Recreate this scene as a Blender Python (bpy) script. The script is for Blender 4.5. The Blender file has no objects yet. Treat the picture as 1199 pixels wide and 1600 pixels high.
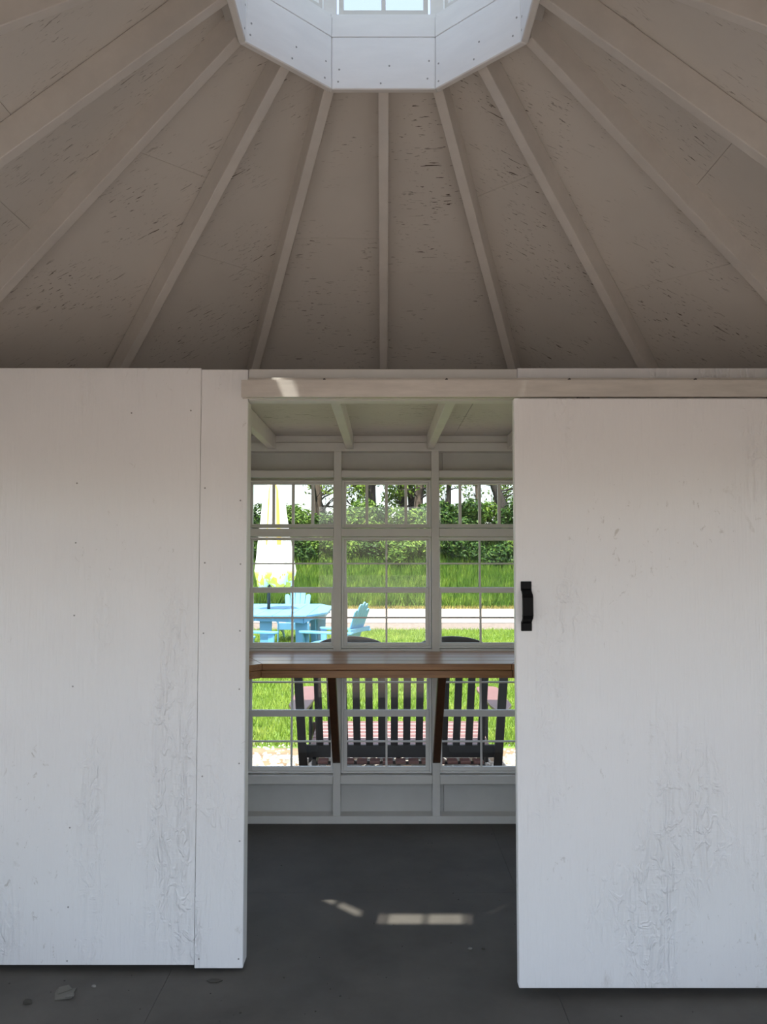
import bpy, bmesh, math, random
import numpy as np
from mathutils import Vector, Matrix

random.seed(4)
R = math.radians
T22 = math.tan(R(22.5))

# ------------------------------------------------------------------ camera, light, exposure
sc = bpy.context.scene
COL = sc.collection
cam_d = bpy.data.cameras.new('camera')
cam_d.sensor_fit = 'VERTICAL'
cam_d.sensor_height = 36.0
cam_d.lens = 36.0 * 1250 / 1600
cam_d.clip_start = 0.02
cam_d.clip_end = 600
cam = bpy.data.objects.new('camera', cam_d)
cam.location = (0, 0, 1.62)
cam.rotation_euler = (R(90 + 3.1), 0, 0)
COL.objects.link(cam)
sc.camera = cam

SUN_DIR = Vector((0.183, 1.47, -4.05)).normalized()
world = bpy.data.worlds.new('world')
sc.world = world
world.use_nodes = True
wn = world.node_tree.nodes
wl = world.node_tree.links
wn.clear()
sky = wn.new('ShaderNodeTexSky')
sky.sky_type = 'NISHITA'
sky.sun_disc = False
sky.sun_elevation = math.asin(-SUN_DIR.z)
sky.sun_rotation = math.atan2(-SUN_DIR.x, -SUN_DIR.y)
sky.air_density = 1.0
sky.dust_density = 2.5
sky.ozone_density = 1.0
bg = wn.new('ShaderNodeBackground')
bg.inputs['Strength'].default_value = 0.395
wo = wn.new('ShaderNodeOutputWorld')
hs = wn.new('ShaderNodeHueSaturation')
hs.inputs['Saturation'].default_value = 0.72
wl.new(sky.outputs[0], hs.inputs['Color'])
wl.new(hs.outputs[0], bg.inputs[0])
wl.new(bg.outputs[0], wo.inputs[0])

sun_d = bpy.data.lights.new('sun', 'SUN')
sun_d.energy = 10.5
sun_d.angle = R(0.53)
sun_d.color = (1.0, 0.96, 0.9)
sun = bpy.data.objects.new('sun', sun_d)
sun.rotation_euler = SUN_DIR.to_track_quat('-Z', 'Y').to_euler()
sun.location = (0, 0, 12)
COL.objects.link(sun)

sc.view_settings.view_transform = 'Standard'
sc.view_settings.look = 'None'
sc.view_settings.gamma = 1.0
sc.view_settings.exposure = 0.43
sc.view_settings.use_curve_mapping = False
try:
    sc.cycles.max_bounces = 12
    sc.cycles.diffuse_bounces = 8
    sc.cycles.transparent_max_bounces = 24
except Exception:
    pass

# ------------------------------------------------------------------ materials
def new_mat(name):
    m = bpy.data.materials.new(name)
    m.use_nodes = True
    n = m.node_tree.nodes
    return m, n, m.node_tree.links, n['Principled BSDF']

def coords(n, l, scale, rot=(0, 0, 0)):
    tc = n.new('ShaderNodeTexCoord')
    mp = n.new('ShaderNodeMapping')
    mp.inputs['Scale'].default_value = scale
    mp.inputs['Rotation'].default_value = rot
    l.new(tc.outputs['Object'], mp.inputs[0])
    return mp.outputs[0]

def noise(n, l, vec, scale=1.0, detail=4, rough=0.6, dist=0.0):
    t = n.new('ShaderNodeTexNoise')
    t.inputs['Scale'].default_value = scale
    t.inputs['Detail'].default_value = detail
    t.inputs['Roughness'].default_value = rough
    t.inputs['Distortion'].default_value = dist
    l.new(vec, t.inputs['Vector'])
    return t.outputs['Fac']

def ramp(n, l, fac, stops):
    r = n.new('ShaderNodeValToRGB')
    e = r.color_ramp.elements
    e[0].position, e[0].color = stops[0][0], (*stops[0][1], 1)
    e[1].position, e[1].color = stops[-1][0], (*stops[-1][1], 1)
    for p, c in stops[1:-1]:
        k = e.new(p)
        k.color = (*c, 1)
    l.new(fac, r.inputs[0])
    return r.outputs[0]

def mixc(n, l, fac, a, b):
    m = n.new('ShaderNodeMix')
    m.data_type = 'RGBA'
    if isinstance(fac, float): m.inputs[0].default_value = fac
    else: l.new(fac, m.inputs[0])
    for v, i in ((a, 6), (b, 7)):
        if isinstance(v, tuple): m.inputs[i].default_value = (*v, 1)
        else: l.new(v, m.inputs[i])
    return m.outputs[2]

def math_n(n, l, op, a, b):
    m = n.new('ShaderNodeMath')
    m.operation = op
    for v, i in ((a, 0), (b, 1)):
        if isinstance(v, (int, float)): m.inputs[i].default_value = v
        else: l.new(v, m.inputs[i])
    return m.outputs[0]

def bump(n, l, h, bs, strength=0.3, dist=0.002):
    b = n.new('ShaderNodeBump')
    b.inputs['Strength'].default_value = strength
    b.inputs['Distance'].default_value = dist
    l.new(h, b.inputs['Height'])
    l.new(b.outputs[0], bs.inputs['Normal'])

def simple(name, c, rough=0.5, metal=0.0, var=0.12, scale=(6, 6, 6), bstr=0.15, bdist=0.001, spec=0.5):
    m, n, l, b = new_mat(name)
    v = coords(n, l, scale)
    f = noise(n, l, v, 1.0, 5, 0.65)
    lo = tuple(x * (1 - var) for x in c)
    hi = tuple(min(1, x * (1 + var)) for x in c)
    l.new(ramp(n, l, f, [(0.3, lo), (0.7, hi)]), b.inputs['Base Color'])
    b.inputs['Roughness'].default_value = rough
    b.inputs['Metallic'].default_value = metal
    b.inputs['Specular IOR Level'].default_value = spec
    if bstr: bump(n, l, f, b, bstr, bdist)
    return m

def painted_plywood(name, c):
    """rough-sawn plywood under thick white paint: fine vertical grain, swirls near knots, smudges"""
    m, n, l, b = new_mat(name)
    fine = noise(n, l, coords(n, l, (90, 90, 5)), 1.0, 4, 0.6)
    cross = noise(n, l, coords(n, l, (14, 14, 110)), 1.0, 3, 0.6)
    w = n.new('ShaderNodeTexWave')
    w.wave_type = 'BANDS'; w.bands_direction = 'X'
    w.inputs['Scale'].default_value = 9.0
    w.inputs['Distortion'].default_value = 7.0
    w.inputs['Detail'].default_value = 3.0
    w.inputs['Detail Scale'].default_value = 1.6
    l.new(coords(n, l, (1, 1, 0.22)), w.inputs['Vector'])
    msk = noise(n, l, coords(n, l, (3.2, 3.2, 0.9)), 1.0, 2, 0.5)
    mk = ramp(n, l, msk, [(0.5, (0, 0, 0)), (0.66, (1, 1, 1))])
    h = math_n(n, l, 'MULTIPLY', w.outputs['Fac'], mk)
    h = math_n(n, l, 'ADD', h, math_n(n, l, 'MULTIPLY', fine, 0.55))
    h = math_n(n, l, 'ADD', h, math_n(n, l, 'MULTIPLY', math_n(n, l, 'MULTIPLY', cross, mk), 0.5))
    lump = ramp(n, l, noise(n, l, coords(n, l, (22, 22, 13)), 1.0, 3, 0.6, 1.2), [(0.5, (0, 0, 0)), (0.62, (1, 1, 1))])
    h = math_n(n, l, 'ADD', h, math_n(n, l, 'MULTIPLY', math_n(n, l, 'MULTIPLY', lump, mk), 0.8))
    bump(n, l, h, b, 0.75, 0.006)
    big = noise(n, l, coords(n, l, (1.1, 1.1, 0.8)), 1.0, 3, 0.6)
    base = ramp(n, l, big, [(0.3, tuple(x * 0.95 for x in c)), (0.7, c)])
    sm = noise(n, l, coords(n, l, (5, 5, 3.2)), 1.0, 8, 0.75, 0.6)
    smk = ramp(n, l, sm, [(0.64, (0, 0, 0)), (0.74, (0.5, 0.5, 0.5))])
    area = ramp(n, l, noise(n, l, coords(n, l, (1.9, 1.9, 1.5)), 1.0, 2, 0.5), [(0.52, (0, 0, 0)), (0.6, (1, 1, 1))])
    chip = ramp(n, l, noise(n, l, coords(n, l, (34, 34, 20), (0, 0.5, 0)), 1.0, 5, 0.7, 0.8), [(0.62, (0, 0, 0)), (0.68, (0.6, 0.6, 0.6))])
    smk = math_n(n, l, 'MAXIMUM', smk, math_n(n, l, 'MULTIPLY', chip, area))
    l.new(mixc(n, l, smk, base, (c[0] * 0.55, c[1] * 0.52, c[2] * 0.47)), b.inputs['Base Color'])
    b.inputs['Roughness'].default_value = 0.42
    return m

def strand_board(name, c):
    """painted strand board: thin unpainted dark flecks lying in several directions"""
    m, n, l, b = new_mat(name)
    tot = None
    for i, (rz, th, s) in enumerate(((0.15, 0.70, (10, 95, 10)), (0.7, 0.70, (13, 120, 13)), (-0.45, 0.70, (12, 110, 12)), (1.5, 0.715, (14, 120, 14)), (0.3, 0.685, (26, 200, 26)))):
        v = coords(n, l, s, (0, 0, rz))
        f = noise(n, l, v, 1.0, 2.5, 0.55, 0.5)
        k = ramp(n, l, f, [(th - 0.015, (0, 0, 0)), (th + 0.01, (1, 1, 1))])
        tot = k if tot is None else math_n(n, l, 'MAXIMUM', tot, k)
    patch = noise(n, l, coords(n, l, (3.4, 3.4, 3.4)), 1.0, 3, 0.6)
    pm = ramp(n, l, patch, [(0.42, (0.0, 0.0, 0.0)), (0.62, (1, 1, 1))])
    k = math_n(n, l, 'MULTIPLY', tot, pm)
    g = noise(n, l, coords(n, l, (2, 2, 2)), 1.0, 4, 0.6)
    base = ramp(n, l, g, [(0.3, tuple(x * 0.93 for x in c)), (0.7, c)])
    l.new(mixc(n, l, k, base, (0.07, 0.05, 0.035)), b.inputs['Base Color'])
    st = noise(n, l, coords(n, l, (14, 60, 20), (0, 0, 0.3)), 1.0, 3, 0.6)
    bump(n, l, math_n(n, l, 'SUBTRACT', st, k), b, 0.25, 0.0015)
    b.inputs['Roughness'].default_value = 0.6
    return m

def glass_mat(name):
    m = bpy.data.materials.new(name)
    m.use_nodes = True
    n = m.node_tree.nodes; l = m.node_tree.links
    n.clear()
    o = n.new('ShaderNodeOutputMaterial')
    tr = n.new('ShaderNodeBsdfTransparent'); tr.inputs[0].default_value = (0.96, 0.975, 0.965, 1)
    gl = n.new('ShaderNodeBsdfGlossy'); gl.inputs['Roughness'].default_value = 0.0
    lw = n.new('ShaderNodeLayerWeight'); lw.inputs['Blend'].default_value = 0.5
    f5 = math_n(n, l, 'POWER', lw.outputs['Facing'], 5.0)
    fr = math_n(n, l, 'ADD', math_n(n, l, 'MULTIPLY', f5, 0.95), 0.045)
    mx = n.new('ShaderNodeMixShader')
    l.new(fr, mx.inputs[0]); l.new(tr.outputs[0], mx.inputs[1]); l.new(gl.outputs[0], mx.inputs[2])
    l.new(mx.outputs[0], o.inputs[0])
    return m

def wood(name, dark, light, rough=0.35, scale=(3, 60, 60)):
    m, n, l, b = new_mat(name)
    f = noise(n, l, coords(n, l, scale), 1.0, 5, 0.6, 0.4)
    l.new(ramp(n, l, f, [(0.3, dark), (0.7, light)]), b.inputs['Base Color'])
    b.inputs['Roughness'].default_value = rough
    bump(n, l, f, b, 0.2, 0.001)
    return m

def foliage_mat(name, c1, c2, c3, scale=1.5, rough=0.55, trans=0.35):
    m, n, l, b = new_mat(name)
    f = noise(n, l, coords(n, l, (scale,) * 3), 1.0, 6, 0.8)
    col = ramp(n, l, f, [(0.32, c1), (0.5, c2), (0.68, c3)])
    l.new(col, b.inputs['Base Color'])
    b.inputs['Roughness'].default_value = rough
    b.inputs['Specular IOR Level'].default_value = 0.12
    o = n['Material Output']
    t = n.new('ShaderNodeBsdfTranslucent')
    l.new(col, t.inputs[0])
    mx = n.new('ShaderNodeMixShader'); mx.inputs[0].default_value = trans
    l.new(b.outputs[0], mx.inputs[1]); l.new(t.outputs[0], mx.inputs[2]); l.new(mx.outputs[0], o.inputs[0])
    return m

WHITE = (0.80, 0.785, 0.765)
M = {
    'wall': painted_plywood('painted_plywood', (0.84, 0.835, 0.835)),
    'trim': simple('white_painted_lumber', (0.69, 0.67, 0.64), 0.5, var=0.05, scale=(5, 5, 5), bstr=0.2, bdist=0.001),
    'rafter': simple('white_painted_rafter', (0.70, 0.67, 0.635), 0.5, var=0.06, scale=(7, 7, 7), bstr=0.25, bdist=0.0015),
    'cupola': simple('white_painted_board', (0.86, 0.86, 0.86), 0.45, var=0.03, scale=(5, 5, 20), bstr=0.15),
    'osb': strand_board('painted_strand_board', (0.68, 0.65, 0.61)),
    'vinyl': simple('white_window_vinyl', (0.74, 0.73, 0.71), 0.4, var=0.03, bstr=0.0),
    'glass': glass_mat('window_glass'),
    'floor': simple('grey_floor_paint', (0.088, 0.080, 0.070), 0.62, spec=0.25, var=0.22, scale=(2.5, 2.5, 2.5), bstr=0.3, bdist=0.001),
    'under': simple('dark_subfloor', (0.03, 0.03, 0.03), 0.8),
    'steel': simple('galvanised_track', (0.66, 0.62, 0.57), 0.42, metal=0.55, var=0.1, scale=(5, 30, 30), bstr=0.1),
    'bolt': simple('dark_bolt_metal', (0.12, 0.11, 0.1), 0.5, metal=0.6),
    'black': simple('black_door_iron', (0.004, 0.004, 0.0045), 0.5, bstr=0.1, spec=0.15),
    'bar': wood('stained_counter_wood', (0.20, 0.085, 0.03), (0.36, 0.17, 0.06), 0.3),
    'brace': wood('dark_stained_brace', (0.045, 0.018, 0.008), (0.09, 0.035, 0.014), 0.4, (60, 60, 4)),
    'nail': simple('nail_head_grey', (0.34, 0.33, 0.32), 0.5, metal=0.2, bstr=0),
    'shingle': simple('roof_shingle', (0.10, 0.095, 0.09), 0.85, var=0.3, scale=(20, 20, 20)),
    'siding': simple('outer_siding', (0.60, 0.59, 0.57), 0.6, var=0.04),  # recess shade of the wall panels is put into this darker base
    'polyshade': simple('shade_dark_poly_lumber', (0.018, 0.016, 0.017), 0.45, var=0.1, bstr=0.1),  # shade on the bench back and frame put into a near-black base
    'polyred': simple('dull_red_poly_lumber', (0.1692, 0.0799, 0.0705), 0.4, var=0.1, bstr=0.1),
    'blue': simple('sky_blue_poly_lumber', (0.12, 0.33, 0.52), 0.4, var=0.05, bstr=0.1),
    'pole': simple('bronze_pole', (0.03, 0.028, 0.026), 0.4, metal=0.5),
    'road': simple('pale_road_chip_seal', (0.2852, 0.2480, 0.2170), 0.9, var=0.12, scale=(3, 3, 3), bstr=0.3, bdist=0.01),
    'gravel': simple('roadside_gravel', (0.1598, 0.1269, 0.1034), 0.95, var=0.4, scale=(9, 9, 9), bstr=0.6, bdist=0.02),
    'yellowline': simple('dry_grass_edge', (0.2350, 0.1974, 0.0470), 0.9, var=0.2),
    'dirt': simple('dry_brown_soil', (0.1974, 0.1363, 0.0799), 0.95, var=0.35, scale=(6, 6, 6), bstr=0.7, bdist=0.03),
    'stone': simple('pale_edging_stone', (0.3720, 0.3420, 0.3000), 0.9, var=0.3, scale=(9, 9, 9)),
    'yard': simple('grey_beige_yard_gravel', (0.175, 0.138, 0.112), 0.95, var=0.2, scale=(4, 4, 4), bstr=0.4, bdist=0.01),
    'lawn': simple('lawn_soil', (0.09, 0.15, 0.02), 0.95, var=0.35, scale=(2, 2, 2), bstr=0.5, bdist=0.02),
    'grass': foliage_mat('lawn_grass', (0.10, 0.19, 0.018), (0.19, 0.29, 0.035), (0.32, 0.38, 0.075), 1.3),
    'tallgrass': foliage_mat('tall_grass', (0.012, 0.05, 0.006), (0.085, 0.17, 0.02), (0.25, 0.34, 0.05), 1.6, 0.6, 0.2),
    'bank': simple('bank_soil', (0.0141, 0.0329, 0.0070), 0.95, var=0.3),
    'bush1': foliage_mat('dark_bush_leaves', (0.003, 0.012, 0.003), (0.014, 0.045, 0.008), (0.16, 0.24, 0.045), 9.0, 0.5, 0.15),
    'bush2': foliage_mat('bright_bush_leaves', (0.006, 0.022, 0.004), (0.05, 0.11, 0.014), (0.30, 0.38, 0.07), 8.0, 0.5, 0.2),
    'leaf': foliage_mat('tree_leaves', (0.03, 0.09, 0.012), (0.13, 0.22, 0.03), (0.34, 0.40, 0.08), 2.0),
    'bark': wood('dark_tree_bark', (0.0094, 0.0075, 0.0066), (0.0470, 0.0376, 0.0306), 0.9, (8, 8, 2)),
    'barkpale': wood('pale_tree_bark', (0.0235, 0.0164, 0.0118), (0.1222, 0.0893, 0.0611), 0.9, (8, 8, 2)),
    'paper': simple('dull_paper_scrap', (0.125, 0.118, 0.10), 0.7, bstr=0.3),
    'dryleaf': simple('dark_dead_leaf', (0.05, 0.045, 0.035), 0.8),
    'pebble': simple('small_grey_pebble', (0.2, 0.19, 0.17), 0.9),
}

def canopy_mat():
    m, n, l, b = new_mat('yellow_and_white_canvas')
    tc = n.new('ShaderNodeTexCoord')
    sx = n.new('ShaderNodeSeparateXYZ'); l.new(tc.outputs['Object'], sx.inputs[0])
    f = noise(n, l, coords(n, l, (9, 9, 7)), 1.0, 2, 0.5)
    hem = ramp(n, l, math_n(n, l, 'SUBTRACT', 1.52, sx.outputs['Z']), [(0.0, (0, 0, 0)), (0.12, (1, 1, 1))])
    pat = ramp(n, l, f, [(0.46, (0, 0, 0)), (0.5, (1, 1, 1))])
    k = math_n(n, l, 'MULTIPLY', hem, pat)
    l.new(mixc(n, l, k, (0.88, 0.87, 0.80), (0.85, 0.66, 0.08)), b.inputs['Base Color'])
    b.inputs['Roughness'].default_value = 0.8
    return m
M['canvas'] = canopy_mat()
M['canvasyellow'] = simple('yellow_canvas', (0.85, 0.60, 0.06), 0.8, bstr=0)

# ------------------------------------------------------------------ mesh helpers
class MB:
    def __init__(s):
        s.v = []; s.f = []
    def box(s, x0, x1, y0, y1, z0, z1):
        i = len(s.v)
        s.v += [(x0, y0, z0), (x1, y0, z0), (x1, y1, z0), (x0, y1, z0), (x0, y0, z1), (x1, y0, z1), (x1, y1, z1), (x0, y1, z1)]
        s.f += [[i + a for a in q] for q in ((0, 3, 2, 1), (4, 5, 6, 7), (0, 1, 5, 4), (1, 2, 6, 5), (2, 3, 7, 6), (3, 0, 4, 7))]
        return s
    def prism(s, pts, ext):
        """polygon pts (3-D, flat) swept by vector ext"""
        i = len(s.v); k = len(pts)
        e = Vector(ext)
        s.v += [tuple(p) for p in pts] + [tuple(Vector(p) + e) for p in pts]
        s.f += [[i + a for a in range(k)][::-1], [i + k + a for a in range(k)]]
        s.f += [[i + a, i + (a + 1) % k, i + k + (a + 1) % k, i + k + a] for a in range(k)]
        return s
    def loft(s, a, b):
        i = len(s.v); k = len(a)
        s.v += [tuple(p) for p in a] + [tuple(p) for p in b]
        s.f += [[i + q for q in range(k)][::-1], [i + k + q for q in range(k)]]
        s.f += [[i + q, i + (q + 1) % k, i + k + (q + 1) % k, i + k + q] for q in range(k)]
        return s
    def bar(s, p0, p1, w, t, up=(0, 0, 1)):
        p0 = Vector(p0); p1 = Vector(p1); d = (p1 - p0).normalized()
        a = d.cross(Vector(up))
        if a.length < 1e-4: a = d.cross(Vector((1, 0, 0)))
        a.normalize(); b = a.cross(d).normalized()
        q = [a * w / 2 + b * t / 2, -a * w / 2 + b * t / 2, -a * w / 2 - b * t / 2, a * w / 2 - b * t / 2]
        return s.loft([p0 + x for x in q], [p1 + x for x in q])
    def tube(s, path, radii, n=8):
        i = len(s.v); prev = None
        P = [Vector(p) for p in path]
        for j, p in enumerate(P):
            d = (P[min(j + 1, len(P) - 1)] - P[max(j - 1, 0)]).normalized()
            a = d.cross(Vector((0.31, 0.95, 0.05))).normalized(); b = d.cross(a).normalized()
            for q in range(n):
                t = 2 * math.pi * q / n
                s.v.append(tuple(p + (a * math.cos(t) + b * math.sin(t)) * radii[j]))
        for j in range(len(P) - 1):
            for q in range(n):
                q2 = (q + 1) % n
                s.f.append([i + j * n + q, i + j * n + q2, i + (j + 1) * n + q2, i + (j + 1) * n + q])
        s.f.append([i + q for q in range(n)][::-1]); s.f.append([i + (len(P) - 1) * n + q for q in range(n)])
        return s
    def build(s, name, mat, parent=None, bev=0.0, smooth=False, seg=2):
        me = bpy.data.meshes.new(name)
        me.from_pydata(s.v, [], s.f)
        bm = bmesh.new(); bm.from_mesh(me)
        bmesh.ops.recalc_face_normals(bm, faces=bm.faces)
        if bev:
            bmesh.ops.bevel(bm, geom=list(bm.edges), offset=bev, segments=seg, affect='EDGES', profile=0.5)
        bm.to_mesh(me); bm.free()
        if smooth:
            for p in me.polygons: p.use_smooth = True
        me.materials.append(M[mat] if isinstance(mat, str) else mat)
        o = bpy.data.objects.new(name, me)
        COL.objects.link(o)
        if parent: o.parent = parent
        return o

def B(name, x0, x1, y0, y1, z0, z1, mat, parent=None, bev=0.0015):
    return MB().box(x0, x1, y0, y1, z0, z1).build(name, mat, parent, bev, seg=1)

def empty(name, loc=(0, 0, 0), rz=0, parent=None):
    o = bpy.data.objects.new(name, None)
    o.empty_display_size = 0.1
    COL.objects.link(o); o.location = loc; o.rotation_euler = (0, 0, rz)
    if parent: o.parent = parent
    return o
def struct(o, label=None, cat=None):
    o['kind'] = 'structure'
    if label: o['label'] = label; o['category'] = cat
    return o
def tag(o, label, cat, group=None, kind=None):
    o['label'] = label; o['category'] = cat
    if group: o['group'] = group
    if kind: o['kind'] = kind
    return o
def copy_tree(o, parent=None):
    c = o.copy(); COL.objects.link(c); c.parent = parent
    for ch in list(o.children): copy_tree(ch, c)
    return c

# ------------------------------------------------------------------ numbers of the building
CY = 2.73                # plan centre of the octagon, in front of the camera
WX = 0.018               # the walls' centre line
AP = 2.20                # apothem to the inner face of the studs
SIDE = 2 * AP * T22
GZ = -0.10               # ground level outside
SL = 0.76                # roof slope
ZR, RR = 3.572, 0.573    # rafter underside at the cupola rim
DV = 0.135               # rafter depth, upright
def zb(r): return ZR - SL * (r - RR)

# floor -------------------------------------------------------------
def octagon(ap, z, cx=WX, cy=CY):
    rad = ap / math.cos(R(22.5))
    return [(cx + rad * math.sin(R(22.5 + 45 * k)), cy + rad * math.cos(R(22.5 + 45 * k)), z) for k in range(8)]
fl = struct(MB().prism(octagon(AP + 0.10, GZ - 0.02), (0, 0, 0.10)).build('floor', 'under'), 'octagonal grey painted plywood floor', 'floor')
def clip_x(poly, x, keep_less):
    out = []
    for a, b in zip(poly, poly[1:] + poly[:1]):
        ia = (a[0] <= x) == keep_less; ib = (b[0] <= x) == keep_less
        if ia: out.append(a)
        if ia != ib:
            t = (x - a[0]) / (b[0] - a[0]); out.append((x, a[1] + t * (b[1] - a[1])))
    return out
def clip_y(poly, y, keep_less):
    return [(b, a) for a, b in clip_x([(p[1], p[0]) for p in poly], y, keep_less)]
def strips(poly, cuts_x, cuts_y, g):
    res = []
    cx_ = [-99] + cuts_x + [99]; cy_ = [-99] + cuts_y + [99]
    for a, b in zip(cx_, cx_[1:]):
        for c, d in zip(cy_, cy_[1:]):
            q = clip_x(clip_x(poly, a + g, False), b - g, True)
            if q: q = clip_y(clip_y(q, c + g, False), d - g, True)
            if len(q) >= 3: res.append(q)
    return res
oct2 = [(p[0], p[1]) for p in octagon(AP + 0.10, 0)]
for q in strips(oct2, [-0.83, 0.645], [1.5, 3.94], 0.0006):
    MB().prism([(x, y, -0.02) for x, y in q], (0, 0, 0.02)).build('floor_sheet', 'floor', fl)

# ------------------------------------------------------------------ outer walls with windows
def ring(x0, x1, z0, z1, w, y0, y1, wb=None):
    wb = w if wb is None else wb
    m = MB()
    m.box(x0, x0 + w, y0, y1, z0, z1); m.box(x1 - w, x1, y0, y1, z0, z1)
    m.box(x0 + w, x1 - w, y0, y1, z0, z0 + wb); m.box(x0 + w, x1 - w, y0, y1, z1 - w, z1)
    return m
WIN = [0]
def window_name():
    WIN[0] += 1
    return 'window_%d' % WIN[0]
def pane(x0, x1, y, z0, z1, parent):
    return MB().box(x0, x1, y, y + 0.004, z0, z1).build('pane', 'glass', parent)
def sash(parent, hx, z0, z1, y, st, rb, rt, mid):
    s = MB()
    s.box(-hx, -hx + st, y, y + 0.022, z0, z1); s.box(hx - st, hx, y, y + 0.022, z0, z1)
    s.box(-hx + st, hx - st, y, y + 0.022, z0, z0 + rb); s.box(-hx + st, hx - st, y, y + 0.022, z1 - rt, z1)
    o = s.build('sash', 'vinyl', parent, 0.0015, seg=1)
    gx = hx - st; a = z0 + rb; b = z1 - rt
    MB().box(-0.006, 0.006, y + 0.005, y + 0.017, a, b).build('muntin', 'vinyl', o)
    MB().box(-gx, gx, y + 0.006, y + 0.016, mid - 0.005, mid + 0.005).build('muntin', 'vinyl', o)
    for p, q in ((-gx, -0.006), (0.006, gx)):
        for u, v in ((a, mid - 0.005), (mid + 0.005, b)):
            pane(p, q, y + 0.009, u, v, o)
    return o
def dh_window(z0, z1, zm0, zm1, g0, g1):
    """double hung: z0..z1 frame, zm0..zm1 meeting rail, g0 / g1 lowest and highest glass"""
    w = empty(window_name()); struct(w)
    ring(-0.275, 0.275, z0, z1, 0.012, 0.03, 0.088).build('frame', 'vinyl', w, 0.001, seg=1)
    sash(w, 0.262, zm0 + 0.004, z1 - 0.0125, 0.060, 0.013, 0.03, z1 - 0.0125 - g1, (zm1 + 0.005 + g1) / 2)
    sash(w, 0.262, z0 + 0.0125, zm1, 0.036, 0.021, g0 - z0 - 0.0125, zm1 - zm0, (zm0 + g0) / 2)
    return w
def transom():
    w = empty(window_name()); struct(w)
    z0, z1 = 1.790, 2.085
    ring(-0.275, 0.275, z0, z1, 0.012, 0.03, 0.088).build('frame', 'vinyl', w, 0.001, seg=1)
    ring(-0.262, 0.262, z0 + 0.0125, z1 - 0.0125, 0.012, 0.045, 0.07).build('sash', 'vinyl', w, 0.001, seg=1)
    xs = [-0.25, -0.122, 0.0, 0.122, 0.25]
    for x in xs[1:-1]:
        MB().box(x - 0.009, x + 0.009, 0.05, 0.066, z0 + 0.0245, z1 - 0.0245).build('muntin', 'vinyl', w)
    for a, b in zip(xs, xs[1:]):
        pane(a + (0.009 if a > -0.2 else 0), b - (0.009 if b < 0.2 else 0), 0.056, z0 + 0.0245, z1 - 0.0245, w)
    return w
protos = [transom(), dh_window(1.050, 1.732, 1.388, 1.420, 1.082, 1.712), dh_window(0.292, 1.022, 0.632, 0.672, 0.330, 0.995)]
proto_used = [False] * 3

def window_wall(name, phi):
    c = Vector((WX - AP * math.sin(phi), CY + AP * math.cos(phi), 0))
    w = struct(empty(name, c, phi))
    h = SIDE / 2
    for x in (-0.302, 0.302):
        B('stud', x - 0.023, x + 0.023, 0, 0.09, 0.046, 2.264, 'trim', w)
    for sx in (-1, 1):
        B('corner_stud', *sorted((sx * 0.862, sx * (h - 0.001))), 0, 0.09, 0.046, 2.264, 'trim', w)
    B('bottom_plate', -h, h, -0.004, 0.09, 0, 0.046, 'trim', w)
    B('top_plate', -h, h, -0.002, 0.09, 2.264, 2.318, 'trim', w)
    B('upper_plate', -h, h, 0.012, 0.09, 2.320, 2.364, 'trim', w)
    bays = ((-0.862, -0.325), (-0.279, 0.279), (0.325, 0.862))
    for a, b in bays:
        B('blocking', a + 0.001, b - 0.001, -0.004, 0.088, 0.236, 0.286, 'trim', w)
        B('blocking', a + 0.001, b - 0.001, -0.004, 0.088, 1.736, 1.785, 'trim', w)
        B('blocking', a + 0.001, b - 0.001, -0.004, 0.088, 2.102, 2.144, 'trim', w)
        B('blocking', a + 0.001, b - 0.001, 0.0, 0.088, 1.025, 1.046, 'trim', w)
    B('sheathing', -h - 0.03, 0.352, 0.091, 0.104, GZ, 0.288, 'siding', w)
    B('sheathing', 0.354, h + 0.03, 0.091, 0.104, GZ, 0.288, 'siding', w)
    B('sheathing', -h - 0.03, 0.352, 0.091, 0.104, 2.090, 2.46, 'siding', w)
    B('sheathing', 0.354, h + 0.03, 0.091, 0.104, 2.090, 2.46, 'siding', w)
    B('sheathing', -h - 0.03, h + 0.03, 0.091, 0.104, 1.735, 1.788, 'siding', w)
    B('sheathing', -h - 0.03, h + 0.03, 0.091, 0.104, 1.023, 1.048, 'siding', w)
    B('light_stop_strip', 0.33, 0.376, 0.1055, 0.112, GZ, 0.287, 'siding', w)  # added strip outside, stops light leaking through the sheathing seam
    B('light_stop_strip', 0.33, 0.376, 0.1055, 0.112, 2.092, 2.46, 'siding', w)
    for x0, x1 in ((-0.327, -0.277), (0.277, 0.327), (-h - 0.03, -0.85), (0.85, h + 0.03)):
        B('casing', x0, x1, 0.105, 0.118, 0.288, 2.09, 'siding', w)
    for x in (-0.582, 0.0, 0.582):
        for k in range(3):
            o = protos[k]
            if proto_used[k]:
                o = copy_tree(protos[k]); o.name = window_name()
            proto_used[k] = True
            rot = Matrix.Rotation(phi, 3, 'Z')
            o.location = c + rot @ Vector((x, 0, 0)); o.rotation_euler = (0, 0, phi)
    return w

window_wall('wall_back', 0)
window_wall('wall_back_left', R(45))
window_wall('wall_back_right', R(-45))
window_wall('wall_left', R(90))
window_wall('wall_right', R(-90))
window_wall('wall_front_left', R(135))
window_wall('wall_front_right', R(-135))
# the open side the camera looks in through: posts and header only
for name, phi in (('wall_front', R(180)),):
    c = Vector((WX - AP * math.sin(phi), CY + AP * math.cos(phi), 0))
    w = struct(empty(name, c, phi))
    h = SIDE / 2
    for sx in (-1, 1):
        B('post', *sorted((sx * (h - 0.07), sx * (h - 0.001))), 0, 0.09, 0, 2.264, 'trim', w)
    B('header', -h, h, 0, 0.09, 2.264, 2.364, 'trim', w)
    B('sheathing', -h - 0.03, h + 0.03, 0.091, 0.104, 2.2, 2.46, 'siding', w)

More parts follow.
